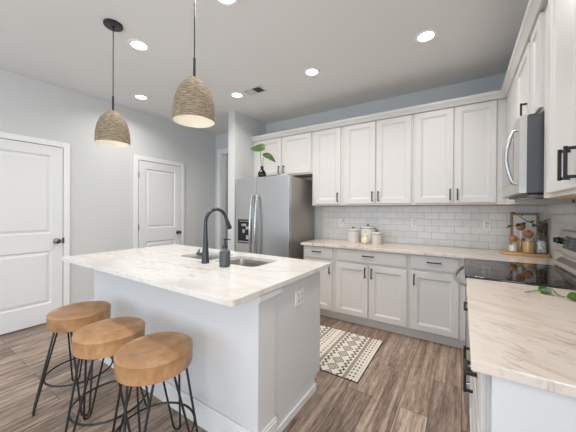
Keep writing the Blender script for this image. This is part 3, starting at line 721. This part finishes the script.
# ------------------------------------------------------------------ ceiling: pendants, downlights, vent
def pendant(label, x, y):
    t = thing('pendant_light', label, 'pendant light', (x, y, 1.822), 0, 'woven pendant lights over the island')
    top = H - 1.822
    MB().lathe([(.066, top - .0005), (.066, top - .014), (.060, top - .020), (.012, top - .022), (.010, top - .034), (.0, top - .034)], seg=36).build('canopy', MAT['black'], t)
    MB().tube([(0, 0, top - .030), (0, 0, .345)], .0035, 8).build('cord', MAT['black'], t)
    MB().lathe([(.0075, .370), (.0075, .256), (.024, .254), (.024, .2475), (0, .2475)], seg=16).build('stem', MAT['black'], t)
    N = 22; out = []
    for k in range(N + 1):
        s_ = k / N; z = .252 * s_; r = .118 * (1 - (max(0, (s_ - .05) / .95)) ** 2.5) ** .52 if s_ < 1 else .028
        out.append((max(r, .03), z))
    out[0] = (.1175, 0.0)
    sh = MB().lathe(out + [(.025, .252)], seg=56, cap0=False, cap1=True).build('shade', MAT['rope'], t)
    inn = [(.1175, 0.0), (.1115, .001)] + [(max(r - .006, .02), z - .004 if z > .02 else z) for r, z in out[1:]]
    MB().lathe(inn, seg=56, cap0=False, cap1=True).build('liner', MAT['liner'], sh)
    MB().lathe([(.012, .225), (.014, .185)], seg=16).build('socket', MAT['black'], t)
    MB().ball((0, 0, .148), .032, 16, 10, (1, 1, 1.15)).build('bulb', MAT['bulb'], t)
    return t
pendant('woven rope pendant light hanging farther left, nearer the white door', -2.302, -2.567)
pendant('woven rope pendant light hanging over the middle of the island', -1.322, -2.567)

def downlight(label, x, y, visible=True):
    t = thing('recessed_light', label, 'recessed light', (x, y, H), 0, 'recessed ceiling lights')
    MB().lathe([(.088, -.0005), (.088, -.005), (.080, -.009), (.061, -.0055), (.061, -.0005)], seg=40, cap0=False, cap1=False).build('trim_ring', MAT['white_plastic'], t)
    MB().lathe([(.0605, -.0008), (.0605, -.0035), (.03, -.0045), (0, -.0045)], seg=32).build('lens', MAT['lamp'], t)
    d = bpy.data.lights.new('downlight', 'AREA'); d.shape = 'DISK'; d.size = .13; d.energy = DOWNLIGHT_W; d.color = (1, .955, .90); d.spread = radians(150)
    lo = bpy.data.objects.new('downlight', d); COL.objects.link(lo); lo.location = (x, y, H - .012)
    return t
for lab, x, y in (('recessed ceiling light just right of the near-left pendant canopy', -2.397, -2.317), ('recessed ceiling light above the far white door', -3.473, -1.718),
                  ('recessed ceiling light in middle of ceiling, before the back cabinets', -1.330, -1.100), ('recessed ceiling light farthest right, above the stove side', -.266, -1.104),
                  ('recessed ceiling light beside the air vent', -2.387, -1.103), ('recessed ceiling light cut by top edge of photo', -1.354, -2.290)):
    downlight(lab, x, y)
for x, y in ((-.3, -2.3), (-3.4, -4.2), (-1.6, -4.6), (-.2, -4.4)):      # the same grid of fittings carries on behind the camera
    d = bpy.data.lights.new('downlight', 'AREA'); d.shape = 'DISK'; d.size = .13; d.energy = DOWNLIGHT_W; d.color = (1, .955, .90)
    lo = bpy.data.objects.new('downlight', d); COL.objects.link(lo); lo.location = (x, y, H - .012)

t = thing('air_vent', 'white louvred air vent in ceiling near the pillar', 'vent', (-2.115, -1.085, H))
m = MB(); R = lambda i, z: [(-.13 + i, -.078 + i, z), (.13 - i, -.078 + i, z), (.13 - i, .078 - i, z), (-.13 + i, .078 - i, z)]
m.loops([R(0, -.0005), R(0, -.006), R(.004, -.009), R(.018, -.009), R(.020, -.001)]); m.build('vent_frame', MAT['vent'], t, smooth=0)
MB().box(.002, .109, -.058, .058, -.0045, -.0015).build('vent_opening', MAT['gap_shade'], t)
MB().box(-.109, 0, -.058, .058, -.0075, -.0015).build('vent_plate', MAT['vent'], t)
for k in range(8):
    yy = -.048 + k * .0135; MB().loops([[(.006, yy, -.009), (.006, yy + .004, -.0095), (.006, yy + .008, -.005), (.006, yy + .006, -.0047)], [(.106, yy, -.009), (.106, yy + .004, -.0095), (.106, yy + .008, -.005), (.106, yy + .006, -.0047)]]).build('louver', MAT['zinc'], t, smooth=0)

# ------------------------------------------------------------------ rug
t = thing('rug', 'cream and charcoal patterned runner rug behind the island', 'rug', (-.664, -1.205, 0))
MB().box(-1.5, 0, -.385, .39, .0005, .008).build('rug_pile', MAT['rug'], t, bevel=.002)
MB().box(-1.506, -1.5002, -.391, .396, .0005, .0075).box(.0002, .006, -.391, .396, .0005, .0075).box(-1.5, 0, -.391, -.3852, .0005, .0075).box(-1.5, 0, .3902, .396, .0005, .0075).build('rug_binding', MAT['binding'], t)

# ------------------------------------------------------------------ outlets
def outlet(label, loc, rz, w, h, gangs, kind='outlet'):
    t = thing('outlet', label, 'outlet', loc, rz)
    MB().nested(-w / 2, w / 2, -h / 2, h / 2, [(0, -.0005), (0, -.004), (.004, -.006)]).build('cover_plate', MAT['white_plastic'], t, smooth=0)
    for k in range(gangs):
        cx = (k - (gangs - 1) / 2) * .046
        if w > h * 1.3: m = MB().box(cx - .045, cx + .045, -.0075, -.0055, -.016, .016)
        else: m = MB().box(cx - .016, cx + .016, -.0085, -.0055, -h * .3, h * .3)
        sc_ = m.build('socket', MAT['ceramic'], t, bevel=.001)
        m = MB()
        for zz in ((-.018, .018) if h >= w or gangs > 1 else (0,)):
            for xx in (-.006, .006): m.box(cx + xx - .0012, cx + xx + .0012, -.0090, -.0080, zz - .005, zz + .005)
        m.build('slot', MAT['gap_shade'], sc_)
    return t
outlet('white wall outlet in the backsplash behind the canisters, nearest the refrigerator', (-1.43, -.0108, 1.150), 0, .072, .115, 1)
o = MB().box(-.030, .030, -.022, 0, -.016, .016).build('plug_adapter', MAT['white_plastic'], bevel=.003)
o.location = (-1.428, -.0202, 1.172); tag(o, 'small white plug pushed into outlet left of the canisters', 'plug')
outlet('white wall outlet on the backsplash between canisters and corner', (-.497, -.0108, 1.170), 0, .074, .118, 1)
outlet('white wall outlet on the backsplash just left of the framed picture', (.218, -.0108, 1.166), 0, .078, .122, 1)
outlet('white double-gang outlet on the end panel of the island', (-.8995, -2.062, .738), radians(90), .108, .100, 2)

# ------------------------------------------------------------------ canisters
def canister(label, x, y, r, h):
    t = thing('canister', label, 'canister', (x, y, ZC + .0005), 0, 'white ceramic canisters')
    MB().lathe([(r * .93, 0), (r, .008), (r, h - .012), (r * 1.02, h - .010), (r * 1.02, h), (r * .9, h)], seg=36).build('jar', MAT['ceramic'], t)
    ld = MB().lathe([(r * .99, h + .0005), (r * 1.03, h + .003), (r * 1.03, h + .011), (r * .9, h + .018), (r * .3, h + .024), (0, h + .025)], seg=36).build('lid', MAT['ceramic'], t)
    MB().lathe([(r * 1.035, h - .004), (r * 1.035, h + .002)], seg=36, cap0=False, cap1=False).build('seal', MAT['zinc'], t)
    MB().lathe([(.010, h + .024), (.008, h + .030), (.017, h + .036), (.019, h + .042), (.012, h + .047), (0, h + .048)], seg=20).build('knob', MAT['zinc'], ld)
    return t
canister('medium white canister at left, nearest the refrigerator', -1.185, -.215, .070, .148)
canister('tallest white canister, behind the pear-shaped figure', -1.025, -.115, .090, .182)
canister('smallest white canister, at right of the group', -.885, -.235, .056, .122)
t = thing('figurine', 'cream pear-shaped ceramic figure standing in front of the canisters', 'figurine', (-1.005, -.300, ZC + .0005))
MB().lathe([(.030, 0), (.042, .008), (.049, .03), (.047, .052), (.034, .074), (.026, .086), (.028, .098), (.027, .112), (.018, .124), (.008, .130), (0, .131)], seg=32).build('figure_body', MAT['pear'], t)
MB().tube([(0, 0, .129), (.002, 0, .142), (.006, 0, .150)], [.004, .0035, .005], 10).build('figure_stem', MAT['wood_ball'], t)

# ------------------------------------------------------------------ corner tray group
tc = (.482, -.262); zb = ZC + .0005
pts = []
for k in range(48):
    a = 2 * pi * k / 48; c_, s_ = cos(a), sin(a); e_ = .62
    pts.append((.178 * math.copysign(abs(c_) ** e_, c_), .125 * math.copysign(abs(s_) ** e_, s_)))
o = MB().prism(pts, 'z', 0, .022).build('serving_board', MAT['wood_light'], bevel=.004)
o.location = (tc[0], tc[1], zb); o.rotation_euler = (0, 0, radians(-3)); tag(o, 'oval light wood serving board under the glass jars in the corner', 'board')
zj = zb + .0225
def jar(label, x, y, r, h, fill, fh, ball):
    t = thing('glass_jar', label, 'jar', (x, y, zj), 0, 'glass jars with wooden ball lids')
    MB().lathe([(r * .9, 0), (r, .004), (r, h * .9), (r * .92, h), (r * .86, h), (r * .93, h * .89), (r * .93, .006), (0, .005)], seg=28).build('jar_glass', MAT['glass'], t)
    MB().lathe([(r * .90, .0065), (r * .90, fh), (0, fh + .004)], seg=24).build('jar_filling', MAT[fill], t)
    MB().ball((0, 0, h + ball * .78), ball, 20, 14).build('ball_lid', MAT['wood_ball'], t)
jar('short glass jar of white grain with wooden ball lid, leftmost on board', .402, -.285, .034, .098, 'soil_white', .062, .034)
jar('glass jar of pasta with wooden ball lid, middle front of board', .508, -.300, .046, .145, 'pasta', .105, .038)
jar('tall glass jar with wooden ball lid, behind the pasta jar', .468, -.195, .034, .205, 'pasta', .120, .036)
t = thing('glass_vase', 'clear glass bottle vase of pebbles holding a leafy vine', 'vase', (.594, -.258, zj))
MB().lathe([(.040, 0), (.047, .006), (.048, .11), (.040, .15), (.026, .18), (.024, .205), (.028, .212), (.025, .212), (.021, .203), (.023, .18), (.037, .148), (.0445, .11), (.0445, .008), (0, .006)], seg=28).build('vase_glass', MAT['glass'], t)
MB().lathe([(.0435, .0085), (.0435, .10), (.030, .112), (0, .114)], seg=24).build('pebbles', MAT['pebbles'], t)
m = MB(); st = [(.0, 0, .10), (-.004, 0, .205), (-.03, .0, .262), (-.08, .02, .285), (-.13, .03, .325), (-.165, .035, .355)]
def smoothpath(P, n=5):
    P = [Vector(q) for q in P]; out = []
    for i in range(len(P) - 1):
        p0, p1, p2, p3 = P[max(i - 1, 0)], P[i], P[i + 1], P[min(i + 2, len(P) - 1)]
        for k in range(n):
            t_ = k / n; out.append(.5 * ((2 * p1) + (p2 - p0) * t_ + (2 * p0 - 5 * p1 + 4 * p2 - p3) * t_ ** 2 + (3 * p1 - p0 - 3 * p2 + p3) * t_ ** 3))
    return out + [P[-1]]
m.tube(smoothpath(st), .0024, 8)
m.tube(smoothpath([(0, 0, .1), (.006, -.004, .2), (.012, -.01, .25), (.03, -.02, .30)]), .0022, 8)
m.tube(smoothpath([(-.08, .02, .285), (-.12, .0, .275), (-.17, -.02, .25), (-.20, -.02, .245)]), .002, 8)
m.build('vine_stem', MAT['stem'], t)
for bs, dr_, ln in (((-.165, .035, .355), (-.8, -.3, .5), .05), ((-.13, .03, .325), (.2, -.5, .8), .045), ((-.08, .02, .285), (-.2, -.8, .4), .055), ((-.14, -.01, .265), (-.5, -.6, -.2), .055), ((-.20, -.02, .245), (-.9, -.3, -.2), .05), ((-.03, 0, .262), (-.4, -.8, -.1), .06), ((.03, -.02, .30), (.2, -.7, .3), .055), ((.012, -.01, .25), (.3, -.8, -.1), .06), ((.02, -.015, .275), (-.5, -.7, .3), .055), ((.006, -.004, .215), (-.3, -.9, -.2), .055), ((-.10, .02, .30), (-.5, -.6, .6), .045), ((0, -.01, .19), (.5, -.8, .2), .05), ((.0, -.01, .23), (-.6, -.6, .5), .05), ((.03, -.02, .29), (-.1, -.9, .4), .045), ((-.055, .01, .275), (.1, -.7, .7), .05), ((-.12, .0, .275), (.2, -.9, -.3), .045)):
    MB().leaf(bs, dr_, (0, -.5, .9), ln, ln * .62, .3, .15).build('leaf', MAT['leaf'], t)
# framed print leaning on the back wall
t = thing('picture_frame', 'wood-framed white print leaning on the backsplash in the corner', 'picture frame', (.518, -.060, ZC + .0015)); t.rotation_euler = (radians(-5), 0, 0)
fw, fh = .110, .388
m = MB()
for x0, x1, z0, z1 in ((-fw, fw, 0, .022), (-fw, fw, fh - .022, fh), (-fw, -fw + .022, .022, fh - .022), (fw - .022, fw, .022, fh - .022)): m.box(x0, x1, -.014, .006, z0, z1)
m.build('frame', MAT['wood_frame'], t, bevel=.002)
MB().box(-fw + .0222, fw - .0222, -.008, .004, .0222, fh - .0222).build('print', MAT['art'], t)
# walnut board leaning in the corner
t = MB().prism(rrect(-.07, .07, 0, .30, .02) , 'x', -.009, .009).build('cutting_board', MAT['wood_dark'], bevel=.003)
t.location = (.640, -.128, ZC + .003); t.rotation_euler = (0, radians(1.2), 0); tag(t, 'dark walnut cutting board leaning on tiles right of the framed print', 'cutting board')

# sprig lying on the near countertop
t = thing('leaf_sprig', 'trailing sprig of green leaves lying on the near right countertop', 'plant', (.40, -1.82, ZC + .0005))
sp = [(-.145, -.012, .006), (-.10, .02, .010), (-.06, .035, .016), (-.015, .075, .02), (.0, .0, .022), (.005, -.04, .02), (.06, -.05, .02), (.12, -.03, .022), (.20, -.06, .02)]
sp = [(-.141, -.015, .004), (-.10, .02, .008), (-.062, .04, .012), (-.025, .10, .012), (-.022, .03, .012), (-.02, -.03, .012), (.02, -.045, .012), (.09, -.03, .012), (.17, -.06, .010)]
MB().tube(smoothpath(sp), .0022, 8).build('sprig_stem', MAT['stem'], t)
for bs, dr_, ln in (((-.085, .03, .012), (.9, .25, .1), .056), ((-.075, .035, .012), (.6, -.7, .1), .05), ((.0, -.04, .014), (.9, -.15, .1), .058), ((.09, -.03, .014), (.5, .8, .1), .06), ((.15, -.05, .014), (.8, -.5, .1), .06)):
    MB().leaf(bs, dr_, (-.1, -.55, .83), ln, ln * .85, .10, .10).build('leaf', MAT['leaf'], t)
